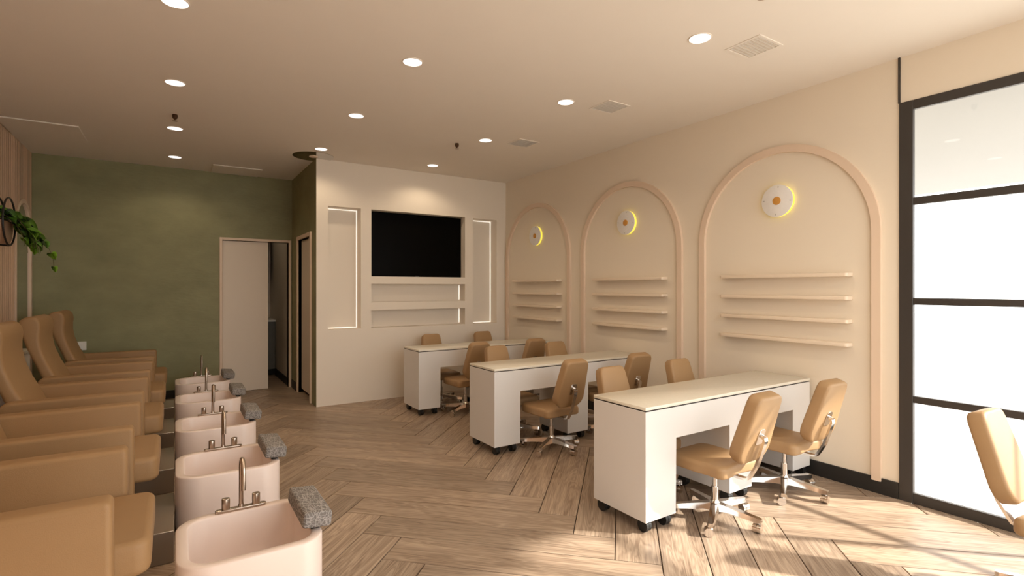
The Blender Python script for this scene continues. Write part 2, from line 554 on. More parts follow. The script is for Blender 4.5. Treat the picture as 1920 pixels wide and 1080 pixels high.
# ------------------------------------------------------------------ windows
RAILS = [(2.672, 2.735), (2.024, 2.074), (1.346, 1.392), (0.681, 0.727), (0.0, 0.070)]
def window(n, label, loc, rotz, ln, jw, top=2.735):
    """one bay: local y runs along the wall, local +x to the outside; the mullion stands at the far end"""
    w = bpy.data.objects.new('window_%d' % n, None); COL.objects.link(w)
    w.location = loc; w.rotation_euler = (0, 0, rotz)
    struct(w, label)
    rails = [(top - 0.063, top)] + RAILS[1:]
    to_obj('mullion', B(-0.012, 0.022, ln - jw, ln, 0, top, 0.002, 1), 'frame_dark', w, sm=False)
    for (z0, z1) in rails:
        to_obj('rail', B(-0.010, 0.020, 0.0, ln - jw, z0, z1, 0.002, 1), 'frame_dark', w, sm=False)
    for k in range(4):
        z1, z0 = rails[k][0], rails[k + 1][1]
        to_obj('pane', B(0.002, 0.008, 0.001, ln - jw - 0.001, z0, z1), 'glass_clear', w, sm=False)
window(1, 'dark framed shop window next to the cream wall', (XR, 0.525, 0), 0, WY - 0.525, 0.080)
window(2, 'dark framed shop window between the first mullion and the street front', (XR, YF, 0), 0, 0.525 - YF, 0.042)
FX = 0.40          # unseen street front, kept solid left of this to cut the light
FB = 3
for i in range(FB):
    x1 = FX + (XR - FX) * i / FB
    window(3 + i, 'dark framed street front window behind the viewpoint, bay %d' % (i + 1), (x1, YF, 0), PI / 2 + PI, (XR - FX) / FB, 0.05, 2.80)
struct(to_obj('wall_front_left', B(XL - 0.1, FX, YF - 0.12, YF, 0, 2.80), 'wall_white', sm=False), 'unseen solid front wall behind the viewpoint, holding back light on the left')
struct(to_obj('trim_4', B(XR - 0.012, XR, WY - 0.006, WY + 0.006, 2.735, ZC), 'frame_dark', sm=False), 'thin dark strip above the window corner')
struct(to_obj('ground_outside', B(-25, 40, -40, 40, -0.3, -0.13), 'concrete', sm=False), 'pale pavement outside the windows')
struct(to_obj('canopy_outside', B(XR + 0.15, CANX, YF, 9.0, 2.80, 3.15), 'canopy_white', sm=False), 'pale canopy over the pavement outside the window')

# ------------------------------------------------------------------ doors
def door_frame(name, label, horiz, a0, a1, zt, at, t=0.035, proud=0.02, deep=0.12):
    bm_parts = [(a0 - t, a0, 0, zt + t), (a1, a1 + t, 0, zt + t), (a0, a1, zt, zt + t)]
    root = bpy.data.objects.new(name, None); COL.objects.link(root)
    struct(root, label)
    for (p, q, z0, z1) in bm_parts:
        if horiz: b = B(p, q, at - proud, at + deep, z0, z1, 0.002, 1)
        else: b = B(at - proud, at + deep, p, q, z0, z1, 0.002, 1)
        to_obj('door_frame', b, 'trim_peach', root, sm=False)
    return root
d1 = door_frame('door_1', 'pale sliding door in the green wall, partly open', True, 0.55, 1.402, 2.125, YB)
leaf = to_obj('door_leaf', B(0.553, 1.129, YB + 0.012, YB + 0.052, 0.006, 2.118, 0.002, 1), 'door_paint', d1, sm=False)
bm = bmesh.new()
box(bm, 1.062, 1.067, YB + 0.007, YB + 0.012, 0.90, 1.14); box(bm, 1.088, 1.093, YB + 0.007, YB + 0.012, 0.90, 1.14)
box(bm, 1.067, 1.088, YB + 0.007, YB + 0.012, 0.90, 0.905); box(bm, 1.067, 1.088, YB + 0.007, YB + 0.012, 1.135, 1.14)
to_obj('finger_pull', bm, 'door_paint', leaf, sm=False)
d2 = door_frame('door_2', 'closed pale door in the narrow green wall', False, D2A, D2B, D2Z, XS, t=0.05, deep=0.115)
to_obj('door_leaf', B(XS + 0.035, XS + 0.075, D2A + 0.004, D2B - 0.028, 0.055, D2Z - 0.006, 0.002, 1), 'door_paint', d2, sm=False)
to_obj('gap_shade_sheet', B(XS + 0.08, XS + 0.115, D2A, D2B, 0.0, D2Z), 'void_black', d2, sm=False)  # black sheet behind the leaf, painting the shade in its gaps

# room behind the door: base cabinet, worktop, wall cupboard
bc = thing('base_cabinet', 'dark base cabinet seen through the half open door', 'cabinet', (0, 0, 0))
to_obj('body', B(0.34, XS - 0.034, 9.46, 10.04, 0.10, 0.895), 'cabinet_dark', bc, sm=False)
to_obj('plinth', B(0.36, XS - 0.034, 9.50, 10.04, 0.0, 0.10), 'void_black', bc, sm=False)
for k in range(2):
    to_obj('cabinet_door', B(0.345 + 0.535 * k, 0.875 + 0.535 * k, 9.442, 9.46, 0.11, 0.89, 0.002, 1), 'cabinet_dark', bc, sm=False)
tag(to_obj('worktop', B(0.33, XS - 0.034, 9.43, 10.045, 0.897, 0.932, 0.004, 1), 'plate_white', sm=False), 'white worktop seen through the half open door', 'worktop')
uc = thing('wall_cupboard', 'brown wall cupboard above the worktop behind the half open door', 'cupboard', (0, 0, 0))
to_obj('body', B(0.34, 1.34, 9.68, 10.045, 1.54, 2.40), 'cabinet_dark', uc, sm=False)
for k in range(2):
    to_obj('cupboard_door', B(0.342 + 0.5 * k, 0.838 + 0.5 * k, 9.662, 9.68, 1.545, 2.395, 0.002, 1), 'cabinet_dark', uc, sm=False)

# ------------------------------------------------------------------ screen and niche light strips
tv = thing('television', 'large black flat television recessed in the off white wall', 'television', ((2.14 + 3.50) / 2, YT + ND, 1.615))
bm = B(-0.682, 0.682, -0.06, -0.002, 0.0, 0.858, 0.006, 2)
to_obj('casing', bm, 'screen_black', tv)
to_obj('screen', B(-0.672, 0.672, -0.0615, -0.060, 0.018, 0.848), 'screen_black', tv, sm=False)
to_obj('logo', B(-0.028, 0.028, -0.0622, -0.0604, 0.006, 0.013), 'logo_grey', tv, sm=False)

def strip(label, x0, x1, z0, z1, sides, t=0.005):
    root = thing('light_strip', label, 'light strip', ((x0 + x1) / 2, YT + ND, z0), 0, 'light strips in the wall niches')
    cx = (x0 + x1) / 2; h = z1 - z0; hw = (x1 - x0) / 2
    y0, y1 = -0.007, -0.001
    if 't' in sides: to_obj('tube_top', B(-hw + 0.002, hw - 0.002, y0, y1, h - 0.014, h - 0.014 + t), 'led_white', root, sm=False)
    if 'b' in sides: to_obj('tube_bottom', B(-hw + 0.002, hw - 0.002, y0, y1, 0.004, 0.004 + t), 'led_white', root, sm=False)
    if 'r' in sides: to_obj('tube_side', B(hw - 0.009, hw - 0.004, y0, y1, 0.016, h - 0.016), 'led_white', root, sm=False)
    if 'l' in sides: to_obj('tube_side', B(-hw + 0.004, -hw + 0.009, y0, y1, 0.016, h - 0.016), 'led_white', root, sm=False)
strip('thin white light line around the tall niche left of the television', *NICHE[0], 'tbrl')
strip('thin white light line around the tall niche right of the television', *NICHE[4], 'tbrl')
strip('short upright light line in the upper slot under the television', *NICHE[2], 'r')
strip('short upright light line in the lower slot under the television', *NICHE[3], 'r')

# ------------------------------------------------------------------ arch lamps and shelves
def lamp_face():
    return None
for i, ay in enumerate(ARCH_Y):
    t = thing('wall_lamp', 'round white wall lamp with orange centre and yellow glow, arch ' + NAMES[i], 'wall lamp', (XR, ay - 0.008, 2.18), 0, 'round lamps in the arches')
    RX = Matrix.Rotation(-PI / 2, 4, 'Y')          # local z -> -x
    bm = bmesh.new(); cyl(bm, 0, 0, 0.0, 0.026, 0.130, n=48); bm.transform(RX)
    to_obj('glow_ring', bm, 'lamp_glow', t)
    circ = [(0.1335 * math.cos(2 * PI * k / 48), 0.1335 * math.sin(2 * PI * k / 48)) for k in range(48)]
    bm = bmesh.new(); pad(bm, circ, 0.026, 0.034, 0.003, 2, RX)
    f = to_obj('face', bm, 'lamp_face', t)
    c2 = [(0.034 * math.cos(2 * PI * k / 24), 0.034 * math.sin(2 * PI * k / 24)) for k in range(24)]
    bm = bmesh.new(); pad(bm, c2, 0.034, 0.040, 0.002, 2, RX)
    to_obj('centre', bm, 'lamp_orange', t)
    for k in range(4):
        a = k * PI / 2 + 0.1
        bm = B(-0.0352, -0.0335, -0.003, 0.003, 0.106, 0.120)
        bm.transform(Matrix.Rotation(a, 4, 'X'))
        to_obj('mark', bm, 'lamp_mark', f, sm=False)
SHELF_Z = [1.545, 1.372, 1.200, 1.028]
ORD = ['top shelf', 'second shelf from the top', 'third shelf from the top', 'bottom shelf']
bm = bmesh.new()
pad(bm, rrect(-0.085, 0.0, -0.53, 0.53, [0.002, 0.02, 0.02, 0.002], 4), 0.0, 0.028, 0.003, 2)
shelf0 = to_obj('wall_shelf', bm, 'shelf_cream')
first = True
for i, ay in enumerate(ARCH_Y):
    for k, z in enumerate(SHELF_Z):
        s = shelf0 if first else shelf0.copy()
        if not first: COL.objects.link(s)
        first = False
        s.location = (XR - 0.0005, ay - 0.035, z)
        tag(s, 'peach ledge shelf, %s in the arch %s' % (ORD[k], NAMES[i]), 'shelf', 'ledge shelves in the arches')

# ------------------------------------------------------------------ desks
DX0, DX1 = 2.32, 4.165
DESK_Y = [2.12, 3.838, 5.50]
DDEP = 0.452
DN = ['nearest the camera', 'in the middle of the three', 'nearest the television']
def make_desk():
    t = thing('manicure_desk', 'x', 'desk', (0, 0, 0), 0, 'white manicure desks on castors')
    w = DX1 - DX0
    bm = bmesh.new()
    Z0, ZH, Z1 = 0.072, 0.540, 0.727
    holes = [(0.268, 0.812, -1, ZH), (1.068, 1.600, -1, ZH)]
    # one U-shaped carcass: outline of the front extruded to the back
    front = [(0, Z0), (0.268, Z0), (0.268, ZH), (0.812, ZH), (0.812, Z0), (1.068, Z0), (1.068, ZH), (1.600, ZH), (1.600, Z0), (w, Z0), (w, Z1), (0, Z1)]
    va = [bm.verts.new((x, 0, z)) for x, z in front]
    vb = [bm.verts.new((x, DDEP, z)) for x, z in front]
    n = len(front)
    bm.faces.new(va); bm.faces.new(vb[::-1])
    for k in range(n): bm.faces.new((va[k], vb[k], vb[(k + 1) % n], va[(k + 1) % n]))
    bmesh.ops.bevel(bm, geom=[e for e in bm.edges], offset=0.0025, segments=1, affect='EDGES')
    to_obj('body', bm, 'desk_white', t, sm=False)
    to_obj('gap_shade_strip', B(0.003, w - 0.003, 0.003, DDEP - 0.003, 0.727, 0.735), 'desk_gap_shade', t, sm=False)  # solid strip filling the gap, its shade put into the near black colour
    bm = bmesh.new(); pad(bm, rrect(-0.001, w + 0.001, -0.001, DDEP + 0.001, 0.004, 2), 0.735, 0.754, 0.0025, 2)
    to_obj('worktop', bm, 'quartz', t)
    for px in (0.0, 0.80, w - 0.268 + 0.0):
        for dx in (0.045, 0.215):
            for dy in (0.05, DDEP - 0.05):
                bm = bmesh.new()
                x, y = px + dx, dy
                for off in (-0.011, 0.011):
                    b2 = bmesh.new(); cyl(b2, 0, 0, -0.010, 0.010, 0.038, n=20)
                    b2.transform(Matrix.Translation((x + off, y, 0.038)) @ Matrix.Rotation(PI / 2, 4, 'Y'))
                    me = bpy.data.meshes.new('tmp'); b2.to_mesh(me); b2.free(); bm.from_mesh(me); bpy.data.meshes.remove(me)
                box(bm, x - 0.022, x + 0.022, y - 0.014, y + 0.014, 0.052, 0.0725)
                to_obj('castor', bm, 'rubber_black', t)
    return t
desk0 = make_desk()
for i, dy in enumerate(DESK_Y):
    dup(desk0, (DX0, dy, 0), 0, 'white manicure desk with stone top and black castors, ' + DN[i], i == 0)

# ------------------------------------------------------------------ swivel chairs
def make_chair():
    t = thing('swivel_chair', 'x', 'chair', (0, 0, 0), 0, 'tan swivel chairs')
    # seat: slightly waisted rounded square
    out = []
    base = rrect(-0.195, 0.195, -0.185, 0.235, [0.075, 0.075, 0.055, 0.055], 6)
    dense = []
    for i in range(len(base)):
        p, q = base[i], base[(i + 1) % len(base)]
        ln = math.hypot(q[0] - p[0], q[1] - p[1])
        m = max(1, int(ln / 0.05))
        for k in range(m): dense.append((p[0] + (q[0] - p[0]) * k / m, p[1] + (q[1] - p[1]) * k / m))
    for (x, y) in dense:
        wv = 1.0 - 0.07 * math.exp(-((y + 0.09) / 0.05) ** 2) * (abs(x) > 0.15)
        yy = y + 0.018 * math.exp(-(x / 0.07) ** 2) * (y < -0.15)
        out.append((x * wv, yy))
    bm = bmesh.new(); pad(bm, out, 0.328, 0.402, 0.026, 5, None, 0.016)
    to_obj('seat', bm, 'leather_tan', t, ang=60)
    # backrest: tapered with cut lower corners, leaning back
    half = [(0.095, 0.0), (0.135, 0.034), (0.152, 0.080), (0.150, 0.13), (0.126, 0.388), (0.113, 0.417), (0.088, 0.43)]
    prof = half + [(-x, z) for x, z in half[::-1]]
    lean = R(17.5)
    MB = Matrix.Translation((0, -0.178, 0.445)) @ Matrix.Rotation(lean, 4, 'X') @ Matrix.Rotation(PI / 2, 4, 'X')
    bm = bmesh.new(); pad(bm, prof, -0.006, 0.075, 0.017, 3, MB)      # local z of pad runs to -Y
    to_obj('backrest', bm, 'leather_tan', t, ang=40)
    MP = Matrix.Translation((0, -0.178, 0.445)) @ Matrix.Rotation(lean, 4, 'X')
    bm = bmesh.new(); pad(bm, rrect(-0.032, 0.032, 0.125, 0.225, [0.022, 0.022, 0.008, 0.008], 4), 0.0745, 0.080, 0.001, 1, MB)
    to_obj('back_plate', bm, 'chrome', t)
    # bent flat bar from the plate down and under the seat
    path = [(-0.081, 0.185), (-0.103, 0.180), (-0.110, 0.165), (-0.110, 0.10), (-0.108, 0.0)]
    pts = []
    for (y, z) in path: pts.append(MP @ Vector((0, y, z)))
    pts += [Vector((0, -0.243, 0.345)), Vector((0, -0.228, 0.322)), Vector((0, -0.20, 0.315)), Vector((0, -0.02, 0.315))]
    bm = bmesh.new(); loops = []
    for i, p in enumerate(pts):
        tg = (pts[min(i + 1, len(pts) - 1)] - pts[max(i - 1, 0)]).normalized()
        nrm = Vector((1, 0, 0)).cross(tg).normalized()
        loops.append([p + Vector((-0.018, 0, 0)) - nrm * 0.007, p + Vector((0.018, 0, 0)) - nrm * 0.007, p + Vector((0.018, 0, 0)) + nrm * 0.007, p + Vector((-0.018, 0, 0)) + nrm * 0.007])
    loft(bm, loops); to_obj('back_bar', bm, 'chrome', t, ang=30)
    bm = bmesh.new(); cyl(bm, 0, 0, -0.014, 0.014, 0.013, n=12)
    bm.transform(MP @ Matrix.Translation((0, -0.094, 0.183)) @ Matrix.Rotation(PI / 2, 4, 'X'))
    to_obj('knob', bm, 'chrome', t)
    to_obj('seat_plate', B(-0.085, 0.085, -0.09, 0.10, 0.318, 0.329, 0.003, 1), 'chrome', t, sm=False)
    bm = bmesh.new(); cyl(bm, 0, 0, 0.205, 0.320, 0.0155); to_obj('piston', bm, 'chrome', t)
    bm = bmesh.new()
    tube(bm, [(0, 0, 0.070), (0, 0, 0.082), (0, 0, 0.110), (0, 0, 0.125), (0, 0, 0.207)], [0.040, 0.040, 0.033, 0.0225, 0.0225], 20)
    to_obj('column', bm, 'chrome', t, ang=30)
    for k in range(5):
        a = R(-150 + 72 * k)
        M = Matrix.Rotation(a, 4, 'Z')
        bm = bmesh.new(); loops = []
        for (x, wy, z0, z1) in ((0.020, 0.030, 0.062, 0.110), (0.10, 0.027, 0.066, 0.103), (0.20, 0.023, 0.062, 0.091), (0.262, 0.022, 0.058, 0.084), (0.283, 0.015, 0.059, 0.082)):
            loops.append([M @ Vector((x, -wy, z0)), M @ Vector((x, wy, z0)), M @ Vector((x, wy * 0.75, z1)), M @ Vector((x, -wy * 0.75, z1))])
        loft(bm, loops)
        lg = to_obj('leg', bm, 'chrome', t, ang=30)
        bm = bmesh.new()
        for off in (-0.012, 0.012):
            b2 = bmesh.new(); cyl(b2, 0, 0, -0.011, 0.011, 0.027, n=16)
            b2.transform(Matrix.Translation((0, 0, 0.027)) @ Matrix.Rotation(R(40 + 63 * k), 4, 'Z') @ Matrix.Translation((off, 0.012, 0)) @ Matrix.Rotation(PI / 2, 4, 'Y'))
            me = bpy.data.meshes.new('tmp'); b2.to_mesh(me); b2.free(); bm.from_mesh(me); bpy.data.meshes.remove(me)
        cyl(bm, 0, 0, 0.034, 0.066, 0.013, n=12)
        bm.transform(Matrix.Translation(M @ Vector((0.262, 0, 0))))
        to_obj('castor', bm, 'chrome', lg)
    return t
chair0 = make_chair()
first = True
CN = {0: 'the nearest desk', 1: 'the middle desk', 2: 'the desk by the television'}
for i, dy in enumerate(DESK_Y):
    for j, cx in enumerate((2.865, 3.665)):
        wh = ('left', 'right')[j]
        dup(chair0, (cx, dy - 0.075 - (0.02 if i else 0), 0), R((1, -2)[j]), 'tan swivel chair at the near side of %s, %s seat' % (CN[i], wh), first)
        first = False
        dup(chair0, (cx - 0.03, dy + DDEP + 0.06, 0), PI + R((-1.5, 1)[j]), 'tan swivel chair behind %s, %s seat' % (CN[i], wh), False)
dup(chair0, (3.40, 0.55, 0), PI - R(3), 'sunlit tan swivel chair standing alone by the window, cut by the frame', False)

# ------------------------------------------------------------------ pedicure stations
PITCH = 1.165
NUM = ['nearest the camera', 'second from the camera', 'third from the camera', 'fourth from the camera', 'farthest from the camera']
def make_tub():
    t = thing('foot_tub', 'x', 'tub', (0, 0, 0), 0, 'pink foot tubs')
    TH = 0.345
    o = rrect(0, 0.572, -0.287, 0.287, [0.12, 0.14, 0.14, 0.12], 10)
    bm = bmesh.new()
    loops = []
    for (d, z) in ((0.03, 0.0), (0.012, 0.004), (0.004, 0.02), (0, 0.06), (0, TH - 0.008), (0.002, TH - 0.003), (0.006, TH), (0.042, TH), (0.047, TH - 0.003), (0.050, TH - 0.010), (0.056, 0.16), (0.075, 0.09), (0.11, 0.07)):
        loops.append([(p[0], p[1], z) for p in inset(o, d)])
    loft(bm, loops)
    to_obj('basin', bm, 'tub_pink', t, ang=50)
    # tap on the far rim
    fy = 0.262
    bm = bmesh.new(); pad(bm, rrect(0.165, 0.395, fy - 0.017, fy + 0.017, 0.016, 6), TH, TH + 0.014, 0.002, 2)
    tap = to_obj('tap_base', bm, 'nickel', t)
    for x in (0.212, 0.348):
        bm = bmesh.new(); circ = [(x + 0.0185 * math.cos(2 * PI * k / 20), fy + 0.0185 * math.sin(2 * PI * k / 20)) for k in range(20)]
        pad(bm, circ, TH + 0.014, TH + 0.068, 0.0015, 2)
        to_obj('tap_handle', bm, 'nickel', tap)
    pts = [(0.28, fy, TH + 0.014), (0.28, fy, TH + 0.21)]
    for k in range(1, 9):
        a = PI * k / 8
        pts.append((0.28, fy - 0.055 + 0.055 * math.cos(a), TH + 0.21 + 0.055 * math.sin(a)))
    pts.append((0.28, fy - 0.11, TH + 0.13))
    bm = bmesh.new(); tube(bm, pts, 0.0105, 12)
    cyl(bm, 0.28, fy, TH + 0.014, TH + 0.028, 0.014, 0.012, n=16)
    to_obj('spout', bm, 'nickel', tap, ang=40)
    return t
def make_rest():
    t = thing('towel_rest', 'x', 'foot rest', (0, 0, 0), 0, 'grey towel foot rests')
    bm = bmesh.new()
    pad(bm, rrect(-0.064, 0.064, -0.190, 0.190, 0.016, 5), 0.010, 0.082, 0.014, 3)
    bmesh.ops.subdivide_edges(bm, edges=[e for e in bm.edges if e.calc_length() > 0.05], cuts=3, use_grid_fill=True)
    bm.transform(Matrix.Translation((0, 0, 0.005)) @ Matrix.Rotation(R(6), 4, 'Y'))
    to_obj('pad', bm, 'towel_grey', t, ang=60)
    to_obj('bracket', B(-0.018, 0.018, -0.15, 0.15, 0.0, 0.022), 'void_black', t, sm=False)
    return t
def make_pedichair():
    t = thing('pedicure_chair', 'x', 'chair', (0, 0, 0), 0, 'caramel pedicure chairs along the slatted wall')
    a, th = 0.415, 0.112
    for s in (-1, 1):
        y0, y1 = (-a, -a + th) if s < 0 else (a - th, a)
        MX = Matrix.Translation((0, y1, 0)) @ Matrix.Rotation(PI / 2, 4, 'X')      # pad z -> -y
        prof = rrect(-0.975, -0.188, 0.285, 0.700, [0.024, 0.06, 0.026, 0.024], 5)
        bm = bmesh.new(); pad(bm, prof, 0.0, th, 0.020, 4, MX)
        to_obj('armrest', bm, 'leather_caramel', t, ang=50)
    # seat cushion
    bm = bmesh.new()
    out = rrect(-0.86, -0.078, -a + th + 0.002, a - th - 0.002, [0.055, 0.01, 0.01, 0.055], 6)
    pad(bm, out, 0.355, 0.492, 0.028, 4)
    to_obj('seat', bm, 'leather_caramel', t, ang=50)
    # backrest profile (x,z)
    fr = [(-0.80, 0.50), (-0.855, 0.66), (-0.915, 0.79), (-0.957, 0.91), (-0.972, 1.00), (-0.972, 1.06), (-0.966, 1.12), (-0.972, 1.165), (-0.995, 1.20), (-1.03, 1.215)]
    bk = [(-1.075, 1.205), (-1.105, 1.18), (-1.112, 1.14), (-1.085, 1.03), (-1.05, 0.92), (-1.005, 0.80), (-0.955, 0.67), (-0.93, 0.50)]
    MX = Matrix.Translation((0, 0.298, 0)) @ Matrix.Rotation(PI / 2, 4, 'X')
    bm = bmesh.new(); pad(bm, fr + bk, 0.0, 0.596, 0.026, 5, MX)
    to_obj('backrest', bm, 'leather_caramel', t, ang=50)
    bm = B(-0.94, -0.245, -0.30, 0.30, 0.0, 0.356, 0.01, 2)
    to_obj('base', bm, 'leather_base', t, sm=False)
    return t
tub0, rest0, pch0 = make_tub(), make_rest(), make_pedichair()
STEP_Y = [None, (3.29, 3.90), (4.42, 5.02), (5.53, 6.13), (6.69, 7.14)]
for i in range(5):
    ty = 2.672 + PITCH * i
    dup(tub0, (0, ty, 0), 0, 'pale pink foot tub with nickel tap, ' + NUM[i], i == 0)
    dup(rest0, (0.545, ty - 0.01, 0.3455), 0, 'grey towelling foot rest on the tub ' + NUM[i], i == 0)
    dup(pch0, (0, 2.73 + PITCH * i, 0), 0, 'caramel upholstered pedicure chair, ' + NUM[i], i == 0)
    if STEP_Y[i]:
        bm = B(-0.24, -0.004, STEP_Y[i][0], STEP_Y[i][1], 0.0, 0.17, 0.003, 1)
        s = to_obj('step_block', bm, 'step_taupe', sm=False)
        tag(s, 'low glossy taupe block between tub and pedicure chair, ' + NUM[i], 'step', 'taupe blocks by the tubs')

# small cabinet against the slats, switch plate on the green wall
cab = thing('side_cabinet', 'narrow white side cabinet between the two farthest pedicure chairs', 'cabinet', (XL + 0.001, 6.80, 0))
to_obj('body', B(0, 0.20, -0.13, 0.13, 0, 0.83, 0.003, 1), 'plate_white', cab, sm=False)
to_obj('cabinet_top', B(0, 0.215, -0.145, 0.145, 0.83, 0.862, 0.004, 1), 'quartz', cab, sm=False)
out = thing('wall_socket', 'white socket plate on the green wall beside the farthest pedicure chair', 'socket', (-0.955, YB, 0.70))
to_obj('plate', B(-0.06, 0.045, -0.022, 0, 0, 0.105, 0.004, 2), 'plate_white', out, sm=False)
to_obj('rocker', B(-0.028, 0.013, -0.026, -0.022, 0.02, 0.085, 0.002, 1), 'plate_white', out, sm=False)

# ------------------------------------------------------------------ arched mirror on the slatted wall
mr = thing('arched_mirror', 'tall arched mirror with peach frame set into the slatted wall', 'mirror', (XL - SD + 0.001, MY, MBOT))
bm = arch_bm(MH + 0.022, MTOP - MBOT + 0.022, 0.0, 0.050, SD + 0.004, 24)
bm.transform(Matrix.Diagonal((-1, 1, 1, 1)))
to_obj('mirror_frame', bm, 'trim_peach', mr, ang=25)
bm = bmesh.new()
mh = MH - 0.02; sp = MTOP - MBOT - MH
pts = [(-mh, 0.03), (mh, 0.03), (mh, sp)] + [(mh * math.cos(PI * k / 24), sp + mh * math.sin(PI * k / 24)) for k in range(1, 24)] + [(-mh, sp)]
va = [bm.verts.new((0.0, y, z)) for y, z in pts]; vb = [bm.verts.new((0.006, y, z)) for y, z in pts]
bm.faces.new(va); bm.faces.new(vb[::-1])
for k in range(len(pts)): bm.faces.new((va[k], vb[k], vb[(k + 1) % len(pts)], va[(k + 1) % len(pts)]))
to_obj('mirror_glass', bm, 'mirror', mr, sm=False)
to_obj('mirror_foot', B(0, SD + 0.004, -mh, mh, 0.0, 0.035), 'trim_peach', mr, sm=False)

# ------------------------------------------------------------------ wall planter with trailing plant
PLX, PLY, PLZ = XL, 6.13, 2.035
pl = thing('wall_planter', 'half round wooden wall planter in two black hoops', 'planter', (PLX, PLY, PLZ))
for hx in (0.140, 0.208):
    bm = bmesh.new()
    pts = [(hx, 0.205 * math.cos(2 * PI * k / 40), 0.205 * math.sin(2 * PI * k / 40)) for k in range(41)]
    tube(bm, pts, 0.0075, 8, caps=False)
    to_obj('hoop', bm, 'hoop_black', pl)
bm = bmesh.new()
half = [(0.196 * math.cos(PI + PI * k / 20), 0.196 * math.sin(PI + PI * k / 20)) for k in range(21)]
va = [bm.verts.new((0.04, y, z)) for y, z in half]; vb = [bm.verts.new((0.198, y, z)) for y, z in half]
bm.faces.new(va); bm.faces.new(vb[::-1])
for k in range(len(half)): bm.faces.new((va[k], vb[k], vb[(k + 1) % len(half)], va[(k + 1) % len(half)]))
to_obj('pot', bm, 'pot_wood', pl, ang=40)
bm = bmesh.new()
tube(bm, [(0.0, 0, -0.20), (0.21, 0, -0.207)], 0.008, 8)
to_obj('bracket', bm, 'hoop_black', pl)

random.seed(11)
plant = thing('trailing_plant', 'bright green heart leaved plant trailing out of the wall planter', 'plant', (PLX + 0.12, PLY, PLZ + 0.005))
def leaf_mesh():
    bm = bmesh.new()
    side = [(0, 0.0), (0.32, -0.13), (0.50, 0.02), (0.50, 0.24), (0.38, 0.52), (0.18, 0.80), (0, 1.0)]
    mid = [bm.verts.new((0, y, 0.0 - 0.14 * y * y)) for y in (0.0, 0.1, 0.3, 0.55, 0.8, 1.0)]
    for s in (-1, 1):
        ed = [bm.verts.new((s * x, y, 0.16 * x - 0.14 * y * y)) for x, y in side[1:-1]]
        chain = [mid[0]] + ed + [mid[-1]]
        bm.faces.new((mid[0], ed[0], ed[1], mid[1])); bm.faces.new((mid[1], ed[1], ed[2], mid[2]))
        bm.faces.new((mid[2], ed[2], ed[3], mid[3])); bm.faces.new((mid[3], ed[3], ed[4], mid[4])); bm.faces.new((mid[4], ed[4], mid[5]))
    r = bmesh.ops.solidify(bm, geom=list(bm.faces), thickness=0.02)
    me = bpy.data.meshes.new('leaf'); bm.to_mesh(me); bm.free()
    for p in me.polygons: p.use_smooth = True
    me.materials.append(MATS['leaf'])
    return me
LEAF = leaf_mesh()
def put_leaf(p, dirv, size, roll=0.0):
    d = Vector(dirv).normalized()
    x = d.cross(Vector((0, 0, 1)))
    x = x.normalized() if x.length > 1e-3 else Vector((1, 0, 0))
    z = x.cross(d)
    M = Matrix((x, d, z)).transposed().to_4x4() @ Matrix.Rotation(roll, 4, 'Y')
    o = bpy.data.objects.new('leaf', LEAF); COL.objects.link(o); o.parent = plant
    o.matrix_local = Matrix.Translation(p) @ M @ Matrix.Diagonal((size, size, size, 1))
# soil mound
bm = bmesh.new()
box(bm, -0.075, 0.074, -0.185, 0.185, -0.012, 0.012, 0.008, 1)
to_obj('soil', bm, 'soil', plant)
# crown of big leaves
for k in range(26):
    a = random.uniform(-0.7, 1.3)
    f = random.random()
    p = Vector((-0.03 + 0.25 * f, random.uniform(-0.13, 0.16), 0.035 + random.uniform(0.0, 0.06) + 0.03 * math.sin(f * 3) - 0.19 * f * f))
    bm = bmesh.new(); tube(bm, [(p.x * 0.3, p.y * 0.7, 0.0), (p.x * 0.7, p.y * 0.9, max(0.03, p.z) + 0.01), tuple(p)], 0.0022, 5)
    to_obj('stem', bm, 'stem_green', plant)
    put_leaf(p, (math.cos(a) * 0.9, math.sin(a), random.uniform(-0.75, 0.0)), random.uniform(0.095, 0.135), random.uniform(-0.5, 0.5))
# trailing vines hanging over the front towards the room
for k in range(11):
    y0 = random.uniform(-0.06, 0.15)
    ln = random.uniform(0.24, 0.38) if k else 0.52
    sx = random.uniform(0.14, 0.26) if k else 0.33
    sy = random.uniform(-0.02, 0.10) if k else 0.08
    pts = []
    for q in range(11):
        s = q / 10
        pts.append(Vector((0.03 + sx * (1 - (1 - s) ** 1.8), y0 + sy * s, 0.03 + 0.07 * math.sin(min(1, s * 2.2) * PI) * (1 - s) - ln * s ** 1.6 * 0.8)))
    bm = bmesh.new(); tube(bm, pts, 0.0024, 5)
    to_obj('vine', bm, 'stem_green', plant)
    for q in range(2, 11):
        if random.random() < (0.9 if q < 7 else 0.6):
            tg = pts[min(q + 1, 10)] - pts[q - 1]
            d = tg.normalized() + Vector((random.uniform(-0.3, 0.9), random.uniform(-0.9, 0.9), random.uniform(-0.6, 0.1)))
            put_leaf(pts[q], d, random.uniform(0.08, 0.115) * (1.15 - 0.06 * q), random.uniform(-0.7, 0.7))

